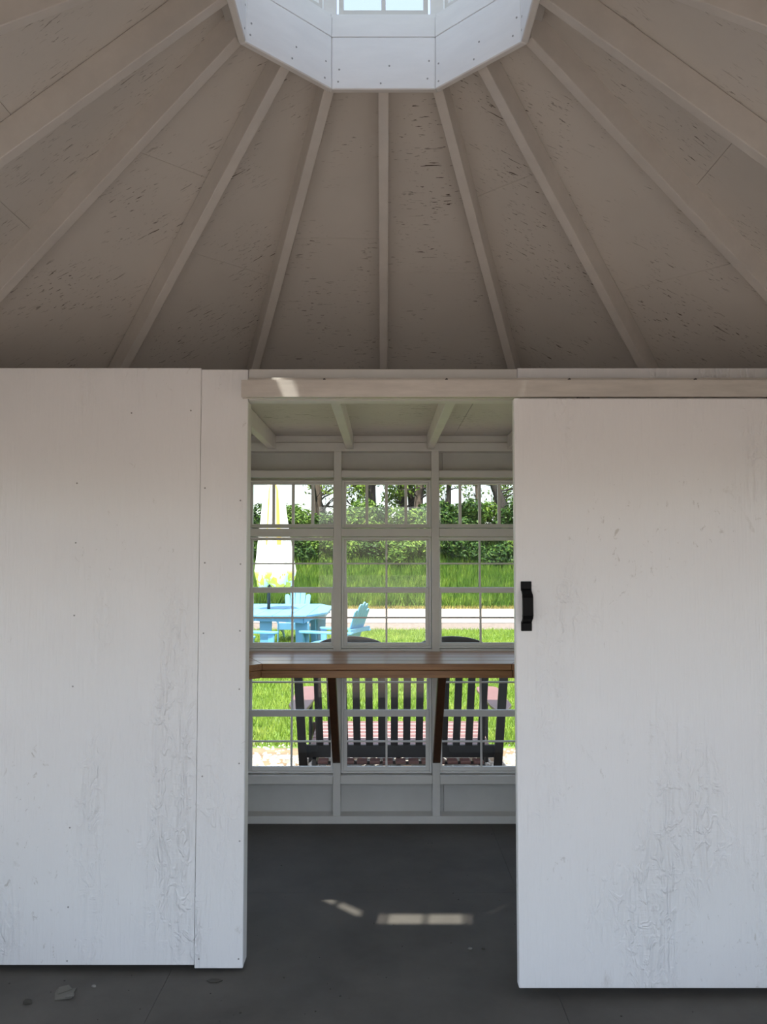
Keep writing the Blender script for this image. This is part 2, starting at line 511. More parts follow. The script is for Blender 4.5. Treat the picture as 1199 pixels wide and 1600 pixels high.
# ------------------------------------------------------------------ round roof: sixteen rafters and strand board panels
roof = struct(empty('roof', (0, 0, 0)))
def facet_pt(fa, r, t, z):
    """fa = facet angle, r = distance out along its normal, t = sideways"""
    return (math.sin(fa) * r + math.cos(fa) * t, CY + math.cos(fa) * r - math.sin(fa) * t, z)
for k in range(16):
    a = R(22.5 * k)
    hip = k % 2 == 1
    s = math.cos(R(22.5)) if hip else 1.0
    r0 = 0.5535 / s; r1 = 2.33 / s
    w = 0.0225
    def pt(r, t, up):
        return (math.sin(a) * r + math.cos(a) * t, CY + math.cos(a) * r - math.sin(a) * t, zb(r * s) + up)
    rc = 2.150 / s
    q_ = [(r0, 0), (rc, 0.001), (rc, DV - 0.002), (r0, DV - 0.002)]
    MB().loft([pt(r, -w, u) for r, u in q_], [pt(r, w, u) for r, u in q_]).build('rafter', 'rafter', roof, 0.003, seg=2)
joints = [1.22, 1.45, 1.05, 1.62, 1.30, 1.5, 1.1, 1.4]
for k in range(8):
    fa = R(45 * k)
    for sgn in (-1, 1):
        j = joints[(k * 2 + (sgn > 0)) % 8] if k else 1.22 + 0.16 * (sgn > 0)
        for ra, rb in ((0.556, j - 0.001), (j + 0.001, 2.36)):
            q = [(ra, 0.0005 * sgn), (ra, sgn * ra * T22), (rb, sgn * rb * T22), (rb, 0.0005 * sgn)]
            lo = [facet_pt(fa, r, t, zb(r) + DV) for r, t in q]
            MB().prism(lo, (0, 0, 0.014)).build('roof_panel', 'osb', roof)
    # shingled skin above
    q = [(0.556, -0.556 * T22), (0.556, 0.556 * T22), (2.37, 2.37 * T22), (2.37, -2.37 * T22)]
    MB().prism([facet_pt(fa, r, t, zb(r) + DV + 0.015) for r, t in q], (0, 0, 0.025)).build('roof_skin', 'shingle', roof)
    # low flat eave all round
    q = [(2.335, -2.335 * T22), (2.335, 2.335 * T22), (2.82, 2.82 * T22), (2.82, -2.82 * T22)]
    MB().prism([facet_pt(fa, r, t, 2.372) for r, t in q], (0, 0, 0.03)).build('eave_soffit', 'siding', roof)
    # closing board between the plate and the roof panels
    q = [(2.24, -2.24 * T22), (2.24, 2.24 * T22), (2.26, 2.26 * T22), (2.26, -2.26 * T22)]
    MB().prism([facet_pt(fa, r, t, 2.366) for r, t in q], (0, 0, zb(2.25) + DV - 2.37)).build('closing_board', 'rafter', roof)

# ------------------------------------------------------------------ cupola
cup = struct(empty('cupola', (0, CY, ZR)))
def cpt(k, r, t, z): 
    fa = R(45 * k)
    return (math.sin(fa) * r + math.cos(fa) * t, math.cos(fa) * r - math.sin(fa) * t, z - ZR)
def cboard(name, k, r0, r1, z0, z1, mat, bev=0.0):
    g = 0.0008
    q = [(r0, -r0 * T22 + g), (r0, r0 * T22 - g), (r1, r1 * T22 - g), (r1, -r1 * T22 + g)]
    return MB().prism([cpt(k, r, t, z0) for r, t in q], (0, 0, z1 - z0)).build(name, mat, cup, bev, seg=1)
for k in range(8):
    cboard('panel', k, 0.524, 0.553, ZR, 3.799, 'cupola', 0.004)
    cboard('board', k, 0.524, 0.553, 3.8005, 3.886, 'cupola', 0.0015)
    cboard('siding', k, 0.5535, 0.605, 3.66, 3.886, 'siding')
    cboard('sill', k, 0.535, 0.615, 3.8865, 3.905, 'cupola')
    cboard('head_board', k, 0.530, 0.60, 4.455, 4.535, 'cupola')
    # roof facet of the cupola
    q0 = [cpt(k, 0.666, -0.666 * T22, 4.526), cpt(k, 0.666, 0.666 * T22, 4.526), cpt(k, 0.666, 0.666 * T22, 4.556), cpt(k, 0.666, -0.666 * T22, 4.556)]
    q1 = [cpt(k, 0.02, -0.02 * T22, 4.93), cpt(k, 0.02, 0.02 * T22, 4.93), cpt(k, 0.02, 0.02 * T22, 4.96), cpt(k, 0.02, -0.02 * T22, 4.96)]
    MB().loft(q0, q1).build('cupola_roof', 'shingle', cup)
    # corner post
    fa = R(45 * k + 22.5); rr = 0.56 / math.cos(R(22.5))
    MB().prism([(math.sin(fa) * rr + x * math.cos(fa) + y * math.sin(fa), math.cos(fa) * rr - x * math.sin(fa) + y * math.cos(fa), 3.905 - ZR)
                for x, y in ((-0.03, -0.014), (0.03, -0.014), (0.026, 0.03), (-0.026, 0.03))], (0, 0, 0.549)).build('corner_post', 'cupola', cup)
cn = MB(); rnd = random.Random(12)
for k in range(8):
    fa = R(45 * k)
    for t, z in ((-0.19, 3.60), (-0.19, 3.665), (0.0, 3.60), (0.19, 3.61), (0.02, 3.67), (0.19, 3.69)):
        t += rnd.uniform(-.012, .012); z += rnd.uniform(-.012, .012)
        pts = [cpt(k, 0.5240, t + 0.0042 * math.cos(q * math.pi / 3), z + 0.0042 * math.sin(q * math.pi / 3)) for q in range(6)]
        cn.prism(pts, (-math.sin(fa) * 0.0012, -math.cos(fa) * 0.0012, 0))
cn.build('nail_heads', 'nail', cup)['kind'] = 'stuff'
# cupola windows
cw = empty(window_name()); struct(cw)
zw0, zw1 = 3.906, 4.454
ring(-0.19, 0.19, zw0, zw1, 0.020, 0, 0.035, 0.03).build('frame', 'vinyl', cw, 0.001, seg=1)
MB().box(-0.009, 0.009, 0.006, 0.028, zw0 + 0.03, zw1 - 0.016).build('muntin', 'vinyl', cw)
pane(-0.170, -0.009, 0.016, zw0 + 0.03, zw1 - 0.016, cw); pane(0.009, 0.170, 0.016, zw0 + 0.03, zw1 - 0.016, cw)
for k in range(8):
    o = cw if k == 0 else copy_tree(cw)
    if k: o.name = window_name()
    fa = R(45 * k)
    o.location = (math.sin(fa) * 0.553, CY + math.cos(fa) * 0.553, 0); o.rotation_euler = (0, 0, -fa)

# ------------------------------------------------------------------ partition with the doorway
part = struct(empty('wall_partition', (0, 3.21, 0)), 'white painted plywood partition with a doorway', 'wall')
B('panel', -2.16, -0.7395, 0.001, 0.014, 0.024, 2.379, 'wall', part, 0.0015)
B('trim_board', -0.737, -0.5485, -0.004, 0.014, 0.014, 2.372, 'wall', part, 0.002)
B('panel', 0.543, 2.19, 0.0, 0.014, 0.028, 2.378, 'wall', part, 0.0015)
B('header_board', -0.546, 0.5415, 0.0, 0.014, 2.247, 2.374, 'trim', part, 0.0015)
for x0, x1 in ((-2.16, -1.95), (-1.36, -1.32), (-0.78, -0.70), (0.56, 0.60), (1.16, 1.20), (1.95, 2.19)):
    B('stud', x0, x1, 0.015, 0.075, 0.031, 2.33, 'trim', part)
B('jamb', -0.590, -0.5495, 0.0145, 0.0905, 0.012, 2.246, 'trim', part)
B('jamb', 0.5435, 0.559, 0.0145, 0.0905, 0.012, 2.246, 'trim', part)
B('header_beam', -2.16, 2.19, 0.015, 0.076, 2.247, 2.33, 'trim', part)
B('back_panel', -2.16, -0.591, 0.077, 0.09, 0.02, 2.244, 'wall', part)
B('back_panel', 0.56, 2.19, 0.077, 0.09, 0.02, 2.244, 'wall', part)
B('ledger', -2.16, 2.19, 0.077, 0.115, 2.262, 2.362, 'trim', part)
B('bottom_plate', -2.16, -0.592, 0.058, 0.076, 0.0, 0.03, 'trim', part)
B('bottom_plate', 0.561, 2.19, 0.058, 0.076, 0.0, 0.03, 'trim', part)
nm = MB()
nails = [(-1.02, 2.195), (-0.78, 2.205), (-1.235, 1.91), (-0.718, 1.89), (-0.575, 1.84), (-1.235, 1.67), (-1.235, 1.38), (-0.715, 1.59), (-0.572, 1.585), (-0.717, 1.31),
         (-0.572, 1.32), (-1.235, 1.10), (-0.572, 1.09), (-0.57, 0.80), (-1.235, 0.55), (-0.715, 0.75), (-1.235, 0.245), (-0.565, 0.50), (-0.565, 0.05), (-0.72, 0.05), (-1.235, 0.04)]
for x, z in nails:
    y = -0.005 if x > -0.737 else 0.0
    nm.prism([(x + 0.0035 * math.cos(t * math.pi / 4), y, z + 0.0035 * math.sin(t * math.pi / 4)) for t in range(8)], (0, 0.004, 0))
nm.build('nail_heads', 'nail', part)['kind'] = 'stuff'

# flat ceiling between the partition and the back walls
ceil = struct(empty('ceiling', (0, 0, 0)), 'low flat ceiling on white joists behind the partition', 'ceiling')
oc = [(p[0], p[1]) for p in octagon(AP + 0.088, 0)]
oc = clip_y(oc, 3.288, False)
for q in strips(oc, [-0.78, 0.44], [], 0.0012):
    MB().prism([(x, y, 2.3655) for x, y in q], (0, 0, 0.010)).build('ceiling_panel', 'osb', ceil)
for x in (-1.68, -1.18, -0.69, -0.208, 0.290, 0.79, 1.28, 1.78):
    yend = 4.925 if abs(x) < 0.86 else 4.925 - (abs(x) - 0.86) * 1.0 - 0.02
    B('joist', x - 0.022, x + 0.022, 3.326, yend, 2.275, 2.3645, 'trim', ceil, 0.003)

# ------------------------------------------------------------------ sliding door, track
door = struct(empty('door_1', (0.498, 3.03, 0.030)), 'white painted sliding plywood door with black pull', 'door')
MB().box(0, 1.24, 0, 0.042, 0, 2.190).build('slab', 'wall', door, 0.005, seg=3)
for x in (0.25, 0.98):
    B('hanger', x, x + 0.05, 0.0305, 0.036, 2.186, 2.21, 'bolt', door)
h = empty('door_handle', (0.0400, 0, 1.306), 0, door)
for z0 in (0, 0.150):
    MB().box(-0.0205, 0.0205, -0.005, 0, z0, z0 + 0.036).build('mount_plate', 'black', h, 0.002)
prof = [(-0.005, 0.028), (-0.016, 0.034), (-0.034, 0.046), (-0.042, 0.060), (-0.042, 0.126), (-0.034, 0.140), (-0.016, 0.152), (-0.005, 0.158)]
inner = [(0.0, 0.036), (-0.008, 0.042), (-0.022, 0.054), (-0.028, 0.066), (-0.028, 0.120), (-0.022, 0.132), (-0.008, 0.144), (0.0, 0.150)]
g = MB()
for i in range(len(prof) - 1):
    a, b, c, d = prof[i], prof[i + 1], inner[i + 1], inner[i]
    wi = 0.0195 if 2 <= i <= 4 else 0.0180
    g.prism([(-wi, a[0], a[1]), (-wi, b[0], b[1]), (-wi, c[0], c[1]), (-wi, d[0], d[1])], (2 * wi, 0, 0))
g.build('grip', 'black', h)

track = empty('door_track', (-0.548, 3.05, 2.229))
tag(track, 'bare metal box track over the doorway carrying the sliding door', 'rail')
m = MB()
L = 2.35
m.box(0, L, 0, 0.003, 0, 0.066); m.box(0, L, 0.0031, 0.040, 0.063, 0.066)
m.box(0, L, 0.037, 0.040, 0, 0.0629); m.box(0, L, 0.0031, 0.012, 0, 0.003); m.box(0, L, 0.028, 0.0369, 0, 0.003)
m.build('rail_channel', 'steel', track)
MB().box(0.02, L, 0.0405, 0.0435, 0.02, 0.083).build('mounting_flange', 'steel', track, 0.001, seg=1)
MB().box(0.02, L, 0.044, 0.158, 0.022, 0.070).build('spacer_board', 'trim', track, 0.002)
for x in (-0.231, 0.246, 0.725, 1.217):
    x += 0.548
    MB().tube([(x, 0.041, 0.0755), (x, 0.033, 0.0755)], [0.006, 0.005], 6).build('bolt', 'bolt', track)

# ------------------------------------------------------------------ bar counter along the three back walls
bar = empty('bar_counter', (WX, CY + AP, 1.035))
tag(bar, 'stained wooden plank bar counter running below the upper windows', 'counter')
def side_pt(phi, x, y, z):
    c = Vector((-AP * math.sin(phi), AP * math.cos(phi) - AP, 0))
    return c + Matrix.Rotation(phi, 3, 'Z') @ Vector((x, y, z))
def plank(phi, s0, s1, z0, z1, name, mat='bar', bev=0.002):
    g = 0.0008
    a = AP * T22 - s0 * T22 - g; b = AP * T22 - s1 * T22 - g
    if abs(phi) > 0.1:
        a2, b2 = a - 0.5, b - 0.5
    pts = [side_pt(phi, x, -y, z0) for x, y in ((-a, s0), (a, s0), (b, s1), (-b, s1))]
    if phi > 0.1: pts = [side_pt(phi, x, -y, z0) for x, y in ((-0.46, s0), (a, s0), (b, s1), (-0.46, s1))]
    if phi < -0.1: pts = [side_pt(phi, x, -y, z0) for x, y in ((-a, s0), (0.46, s0), (0.46, s1), (-b, s1))]
    return MB().prism(pts, (0, 0, z1 - z0)).build(name, mat, bar, bev, seg=1)
for phi in (0, R(45), R(-45)):
    for i in range(4):
        plank(phi, 0.007 + i * 0.143, 0.007 + i * 0.143 + 0.136, -0.034, 0, 'plank')
    plank(phi, 0.515, 0.553, -0.079, -0.038, 'apron')
    plank(phi, 0.007, 0.045, -0.079, -0.0345, 'cleat')
    for x in (-0.302, 0.302):
        if phi > 0 and x < 0 or phi < 0 and x > 0: pass
        p = []
        # brace profile in the y-z plane: upper end under the counter, lower rounded end against the stud
        y1, z1, y0, z0 = -0.495, -0.080, -0.029, -0.640
        d = Vector((0, y1 - y0, z1 - z0)).normalized(); nrm = Vector((0, d.z, -d.y))
        hw = 0.024
        up = [Vector((0, y1 + 0.030, z1)), Vector((0, y1 - 0.030, z1))]
        base = Vector((0, y0, z0))
        pts = up + [base - nrm * hw]
        for t in range(1, 6):
            an = math.pi * t / 6
            pts.append(base - nrm * hw * math.cos(an) - d * 0.03 * math.sin(an))
        pts.append(base + nrm * hw)
        pts = [side_pt(phi, x - 0.0225, q.y, q.z) for q in pts]
        e = Matrix.Rotation(phi, 3, 'Z') @ Vector((0.045, 0, 0))
        MB().prism(pts, e).build('brace', 'brace', bar, 0.002, seg=1)

# ------------------------------------------------------------------ things on the floor
m = MB()
m.prism([(-0.035, -0.03, 0), (0.02, -0.045, 0), (0.045, 0.015, 0), (0.015, 0.02, 0), (0.02, 0.045, 0), (-0.02, 0.04, 0), (-0.03, 0.012, 0)], (0, 0, 0.004))
o = m.build('paper_scrap', 'paper'); o.location = (-1.182, 3.05, 0.0005); o.rotation_euler = (0, 0, 0.5)
MB().tube([(0.0, -0.04, 0.010), (0.03, -0.045, 0.010)], [0.006, 0.006], 8).build('rolled_edge', 'paper', o)
MB().prism([(-0.02, 0.0, 0.0042), (0.03, 0.01, 0.0042), (0.02, 0.03, 0.013), (-0.015, 0.03, 0.013)], (0, 0, 0.002)).build('folded_flap', 'paper', o)
tag(o, 'torn folded grey paper scrap on the floor before the left partition', 'litter')
def blob(name, loc, s, mat, seed, flat=0.5):
    rnd = random.Random(seed)
    bm = bmesh.new(); bmesh.ops.create_icosphere(bm, subdivisions=2, radius=1)
    for v in bm.verts:
        v.co *= 1 + rnd.uniform(-0.18, 0.18)
        v.co.x *= s; v.co.y *= s * 0.7; v.co.z = max(v.co.z, -0.6) * s * flat
    mn = min(v.co.z for v in bm.verts)
    for v in bm.verts: v.co.z -= mn
    me = bpy.data.meshes.new(name); bm.to_mesh(me); bm.free()
    me.materials.append(M[mat])
    o = bpy.data.objects.new(name, me); COL.objects.link(o); o.location = loc
    return o
tag(blob('dirt_clod', (-1.292, 2.99, 0), 0.016, 'dryleaf', 1), 'small dark dirt clod at the lower left of the floor', 'dirt')
tag(blob('dirt_clod', (-1.09, 3.10, 0), 0.009, 'pebble', 2), 'tiny grey clod on the floor just right of the paper scrap', 'dirt')
tag(blob('pebble', (0.357, 3.388, 0), 0.009, 'pebble', 3), 'left of two tiny pebbles on the dark floor inside the doorway', 'pebble')
tag(blob('pebble', (0.410, 3.388, 0), 0.007, 'dryleaf', 5), 'right of two tiny pebbles on the dark floor inside the doorway', 'pebble')
lf = MB().prism([(-0.03, 0, 0), (-0.012, -0.014, 0), (0.012, -0.012, 0), (0.032, 0.002, 0), (0.012, 0.013, 0), (-0.014, 0.014, 0)], (0, 0, 0.003)).build('dead_leaf', 'dryleaf', None, 0.0008)
lf.location = (-0.645, 3.14, 0.0005)
tag(lf, 'dark dead leaf on the floor below the left partition corner', 'leaf')
gm = MB()
rnd = random.Random(8)
for i in range(150):
    x = rnd.uniform(-1.5, 1.6); y = rnd.uniform(2.85, 4.85); s = rnd.uniform(0.0012, 0.0038)
    if 3.2 < y < 3.32 and abs(x) > 0.5: continue
    gm.prism([(x + s * rnd.uniform(0.6, 1.4) * math.cos(t), y + s * rnd.uniform(0.6, 1.4) * math.sin(t), 0.0003) for t in (0, 1.2, 2.5, 3.9, 5.1)], (0, 0, s * 0.5))
tag(gm.build('floor_grit', 'dryleaf'), 'scattered grit on the grey floor', 'grit', kind='stuff')

# ------------------------------------------------------------------ ground outside
def sheet(name, x0, x1, y0, y1, z, mat, nx=1, ny=1, zf=None):
    v = []; f = []
    for j in range(ny + 1):
        for i in range(nx + 1):
            x = x0 + (x1 - x0) * i / nx; y = y0 + (y1 - y0) * j / ny
            v.append((x, y, zf(x, y) if zf else z))
    for j in range(ny):
        for i in range(nx):
            a = j * (nx + 1) + i
            f.append((a, a + 1, a + nx + 2, a + nx + 1))
    me = bpy.data.meshes.new(name); me.from_pydata(v, [], f); me.materials.append(M[mat])
    o = bpy.data.objects.new(name, me); COL.objects.link(o)
    return struct(o)
sheet('lawn', -60, 60, 7.25, 18.6, GZ, 'lawn')
sheet('ground_soil', -60, 60, 5.0, 7.25, GZ, 'dirt')
sheet('gravel_yard', -60, 60, -60, 5.0, GZ, 'yard')
sheet('gravel_shoulder', -60, 60, 18.6, 20.4, GZ, 'gravel')
sheet('road', -60, 60, 20.4, 26.0, GZ + 0.01, 'road')
def bank_z(x, y):
    t = min(1, max(0, (y - 26.2) / 6.5))
    return GZ + 1.75 * (t * t * (3 - 2 * t)) + 0.08 * math.sin(x * 1.3 + y) + max(0, y - 34) * 0.02
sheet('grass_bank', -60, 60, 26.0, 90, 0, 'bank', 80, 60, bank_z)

def blades(name, n, xf, yf, zf, h0, h1, w, mat, seed, lean=0.4):
    g = np.random.default_rng(seed)
    y = g.uniform(yf[0], yf[1], n)
    x = (g.uniform(-1, 1, n)) * (xf * y)
    z = np.array([zf(a, b) for a, b in zip(x, y)])
    h = g.uniform(h0, h1, n); a = g.uniform(0, 2 * np.pi, n)
    lx = g.normal(0, lean, n) * h; ly = g.normal(0, lean, n) * h
    dx = np.cos(a) * w * 0.5; dy = np.sin(a) * w * 0.5
    V = np.empty((n, 3, 3), dtype=np.float32)
    V[:, 0] = np.stack([x - dx, y - dy, z], 1); V[:, 1] = np.stack([x + dx, y + dy, z], 1)
    V[:, 2] = np.stack([x + lx, y + ly, z + h], 1)
    return tri_mesh(name, V.reshape(-1, 3), n, 3, mat)
def tri_mesh(name, V, n, k, mat, parent=None):
    me = bpy.data.meshes.new(name)
    me.vertices.add(n * k); me.vertices.foreach_set('co', np.ascontiguousarray(V, dtype=np.float32).ravel())
    me.loops.add(n * k); me.loops.foreach_set('vertex_index', np.arange(n * k, dtype=np.int32))
    me.polygons.add(n); me.polygons.foreach_set('loop_start', np.arange(0, n * k, k, dtype=np.int32))
    me.update(calc_edges=True)
    me.materials.append(M[mat])
    o = bpy.data.objects.new(name, me); COL.objects.link(o)
    if parent: o.parent = parent
    return o
tag(blades('lawn_grass', 90000, 0.26, (7.3, 18.6), lambda x, y: GZ, 0.03, 0.09, 0.012, 'grass', 1), 'short sunlit lawn grass beyond the windows', 'grass', kind='stuff')
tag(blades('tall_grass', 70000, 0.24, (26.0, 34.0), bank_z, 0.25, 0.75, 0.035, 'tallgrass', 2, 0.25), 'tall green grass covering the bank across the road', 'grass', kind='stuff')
tag(blades('dry_grass_edge', 6000, 0.24, (25.7, 26.3), lambda x, y: GZ, 0.05, 0.14, 0.03, 'yellowline', 3, 0.25), 'yellow dry grass along the far edge of the road', 'grass', kind='stuff')
# soil and pale stones at the edge of the lawn
sm = MB()
rnd = random.Random(5)
for i in range(1500):
    y = rnd.uniform(6.2, 7.0) if rnd.random() < 0.75 else rnd.uniform(6.9, 7.5)
    x = rnd.uniform(-1.9, 2.1); s = rnd.uniform(0.012, 0.05) * (1 if y < 6.95 else 0.5)
    ph = rnd.uniform(0, 3)
    b = [(x + s * rnd.uniform(.7, 1.2) * math.cos(ph + t * 1.257), y + s * rnd.uniform(.6, 1.1) * math.sin(ph + t * 1.257), GZ) for t in range(5)]
    tpt = [(x + (p[0] - x) * 0.6, y + (p[1] - y) * 0.6, GZ + s * rnd.uniform(.4, .7)) for p in b]
    sm.loft(b, tpt)
tag(sm.build('edging_stones', 'stone'), 'small pale stones on the soil along the building', 'stone', kind='stuff')

# ------------------------------------------------------------------ foliage
def leaf_cloud(centres, radii, n, size, seed, up=0.3):
    g = np.random.default_rng(seed)
    cs = np.array(centres); rs = np.array(radii)
    p = rs[:, 0] * rs[:, 1]; p = p / p.sum()
    idx = g.choice(len(cs), n, p=p)
    d = g.normal(size=(n, 3)); d /= np.linalg.norm(d, axis=1, keepdims=True)
    rad = g.uniform(0.45, 1.0, n) ** 0.5
    c = cs[idx] + d * rs[idx] * rad[:, None]
    nn = d + g.normal(0, 0.6, (n, 3)) + np.array([0, 0, up]); nn /= np.linalg.norm(nn, axis=1, keepdims=True)
    a = np.cross(nn, g.normal(size=(n, 3))); a /= np.linalg.norm(a, axis=1, keepdims=True)
    b = np.cross(nn, a)
    s = g.uniform(0.6, 1.3, n)[:, None] * size
    V = np.stack([c - a * s, c - b * s * 0.5, c + a * s, c + b * s * 0.5], 1)
    return V.reshape(-1, 3), n
def bush(x, y, w, hgt, mat, label, seed, n=4500, size=0.085):
    g = random.Random(seed)
    z = bank_z(x, y)
    root = empty('bush', (x, y, z - 0.05))
    tag(root, label, 'bush', 'bushes on the bank across the road')
    cs, rs = [], []
    for i in range(9):
        a = g.uniform(0, 6.28); r = g.uniform(0.1, 0.55) * w
        hh = g.uniform(0.3, 0.8) * hgt
        cs.append((r * math.cos(a), r * math.sin(a) * 0.7, hh)); q = g.uniform(0.25, 0.42) * w
        rs.append((q, q, q * g.uniform(0.7, 1.0)))
    V, k = leaf_cloud(cs, rs, n, size, seed)
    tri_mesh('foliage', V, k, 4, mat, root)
    st = MB()
    for c in cs:
        st.tube([(0, 0, 0), (c[0] * 0.5, c[1] * 0.5, c[2] * 0.6), c], [0.04, 0.03, 0.012], 5)
    st.build('stem', 'bark', root)
    return root
bushes = [
    (-6.3, 33.0, 1.8, 2.1, 'bush1', 'dark bush farthest left on the bank beside the parasol'),
    (-4.9, 32.6, 1.7, 1.9, 'bush1', 'dark bush on the bank behind the closed parasol'),
    (-3.6, 32.2, 1.6, 2.2, 'bush2', 'yellow-green bush at the foot of the leftmost trunk'),
    (-2.4, 32.4, 1.5, 2.1, 'bush1', 'dark green bush right of the leftmost trunk'),
    (-1.2, 31.6, 1.6, 2.6, 'bush2', 'bright leafy bush at the left of the middle window'),
    (0.0, 32.0, 1.5, 2.2, 'bush1', 'dark bush in the middle of the bank'),
    (1.1, 31.4, 1.5, 2.0, 'bush2', 'bright leafy bush at the right of the middle window'),
    (2.1, 32.2, 1.5, 2.4, 'bush1', 'dark bush behind the second window post'),
    (3.1, 31.6, 1.7, 2.6, 'bush1', 'dense dark bush at the left of the right window'),
    (4.2, 32.0, 1.6, 2.3, 'bush2', 'mixed green bush below the thin pale trunk'),
    (5.3, 31.8, 1.6, 2.6, 'bush1', 'dark bush below the leaning trunk'),
    (6.6, 32.6, 1.8, 2.7, 'bush1', 'dark bush farthest right on the bank'),
]
bushes += [
    (-5.6, 30.6, 1.3, 1.4, 'bush1', 'low dark bush left of the closed parasol'),
    (-3.3, 30.4, 1.3, 1.3, 'bush1', 'low dark bush right of the closed parasol'),
    (-2.2, 30.3, 1.1, 1.2, 'bush2', 'low olive bush at the right of the left window'),
    (-1.5, 30.2, 0.8, 1.3, 'bush2', 'small bright bush low at the left of the middle window'),
    (-0.6, 30.6, 1.0, 1.0, 'bush1', 'low shaded bush in the middle window'),
    (0.75, 30.2, 1.1, 1.2, 'bush2', 'low pale-flecked bush right of the middle muntin'),
    (1.7, 30.4, 1.1, 1.2, 'bush2', 'low bright bush at the right of the middle window'),
    (3.0, 30.2, 1.3, 1.4, 'bush1', 'low dense dark bush at the left of the right window'),
    (4.1, 30.0, 1.2, 1.3, 'bush1', 'low dark speckled bush in the middle of the right window'),
    (5.1, 30.6, 1.2, 1.3, 'bush2', 'low bright bush at the right of the right window'),
]
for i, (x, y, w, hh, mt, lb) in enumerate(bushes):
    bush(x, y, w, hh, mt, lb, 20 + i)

def tree(path, r0, label, seed, mat='bark', leafn=2500, nbr=16, spread=2.2, leafz=0.35, size=0.085):
    g = random.Random(seed)
    x0, y0 = path[0][0], path[0][1]
    root = empty('tree', (x0, y0, bank_z(x0, y0) - 0.1))
    tag(root, label, 'tree', 'trees behind the bank')
    P = [Vector((p[0] - x0, p[1] - y0, p[2])) for p in path]
    n = len(P)
    MB().tube(P, [r0 * (1 - 0.6 * i / (n - 1)) for i in range(n)], 9).build('trunk', mat, root, smooth=True)
    br = MB(); tips = []
    for i in range(nbr):
        t = g.uniform(0.18, 1.0) * (n - 1); k = min(int(t), n - 2)
        p = P[k].lerp(P[k + 1], t - k)
        a = g.uniform(0, 6.28); ln = spread * g.uniform(0.35, 1.0)
        d = Vector((math.cos(a), math.sin(a) * 0.6, g.uniform(-0.15, 0.9))).normalized()
        pts = [p]
        rr = r0 * 0.28 * g.uniform(0.5, 1.1)
        for s in range(5):
            d = (d + Vector((g.uniform(-.35, .35), g.uniform(-.3, .3), g.uniform(-.2, .3)))).normalized()
            pts.append(pts[-1] + d * ln / 5)
        br.tube(pts, [rr * (1 - 0.17 * s) for s in range(6)], 5)
        tips.append(pts[-1])
        for s in range(5):
            q = pts[g.randint(1, 4)]
            e = (d + Vector((g.uniform(-1, 1), g.uniform(-1, 1), g.uniform(-.6, .8)))).normalized()
            q2 = q + e * ln * 0.22; q3 = q2 + (e + Vector((g.uniform(-.5, .5), 0, g.uniform(-.3, .5)))).normalized() * ln * 0.25
            br.tube([q, q2, q3], [rr * 0.4, rr * 0.26, rr * 0.14], 4)
            tips.append(q3)
    br.build('branch', 'bark', root)
    if leafn:
        tips = [t for t in tips if g.random() < 0.8]
        rs = [(g.uniform(.2, .45),) * 3 for _ in tips]
        V, k = leaf_cloud([tuple(t) for t in tips], rs, leafn, size, seed, 0.1)
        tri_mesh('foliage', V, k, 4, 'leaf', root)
    return root
tree([(-3.0, 36, 0), (-3.0, 36, 1.6), (-2.95, 36, 3.2), (-3.05, 36, 5), (-2.9, 36, 8)], 0.26, 'bare light-patched trunk at the right of the left window', 1, 'barkpale', 250, 18, 2.4)
tree([(-2.7, 36.6, 0), (-2.8, 36.6, 2.0), (-3.3, 36.6, 3.2), (-3.9, 36.6, 4.6), (-4.6, 36.6, 6.5)], 0.17, 'dark leaning trunk with bare twigs beside the light-patched trunk', 2, 'bark', 200, 20, 2.2)
tree([(-0.5, 35, 0), (-0.52, 35, 2), (-0.55, 35, 4), (-0.5, 35, 6), (-0.6, 35, 8)], 0.24, 'leafy trunk in the second pane of the middle window', 3, 'bark', 5200, 26, 2.4)
tree([(0.95, 36, 0), (0.9, 36, 2), (0.7, 36, 3.6), (0.45, 36, 5.4), (0.3, 36, 8)], 0.20, 'slim dark trunk left of centre in the third pane of the middle window', 4, 'bark', 3800, 20, 2.0)
tree([(1.35, 36.8, 0), (1.3, 36.8, 2), (1.15, 36.8, 4), (1.1, 36.8, 6), (1.2, 36.8, 8)], 0.18, 'slim dark trunk in the third pane beside its leaning twin', 5, 'bark', 2600, 18, 2.0)
tree([(1.35, 34, 0), (1.45, 34, 1.8), (1.55, 34, 3.2), (1.78, 34, 5), (2.0, 34, 8)], 0.24, 'thick trunk at the right of the middle window', 6, 'barkpale', 700, 14, 2.2)
tree([(4.35, 36, 0), (4.28, 36, 2), (4.22, 36, 3.8), (4.1, 36, 5.6), (4.0, 36, 8)], 0.14, 'thin pale trunk in the right window', 7, 'barkpale', 1100, 16, 2.0)
tree([(5.5, 34, 0), (5.25, 34, 1.6), (4.85, 34, 2.8), (4.35, 34, 4.2), (4.1, 34, 5.8), (4.2, 34, 8)], 0.27, 'thick dark trunk leaning left in the right window', 8, 'bark', 900, 16, 2.4)
tree([(5.2, 35.5, 0), (5.1, 35.5, 2), (5.0, 35.5, 3.6), (5.0, 35.5, 5.5), (5.2, 35.5, 8)], 0.2, 'mossy trunk behind the dark leaning one', 9, 'barkpale', 1500, 16, 2.2)
tree([(2.95, 37, 0), (3.0, 37, 2), (3.05, 37, 4), (3.0, 37, 6), (3.1, 37, 8)], 0.15, 'dark trunk at the left edge of the right window', 10, 'bark', 1800, 20, 2.4)

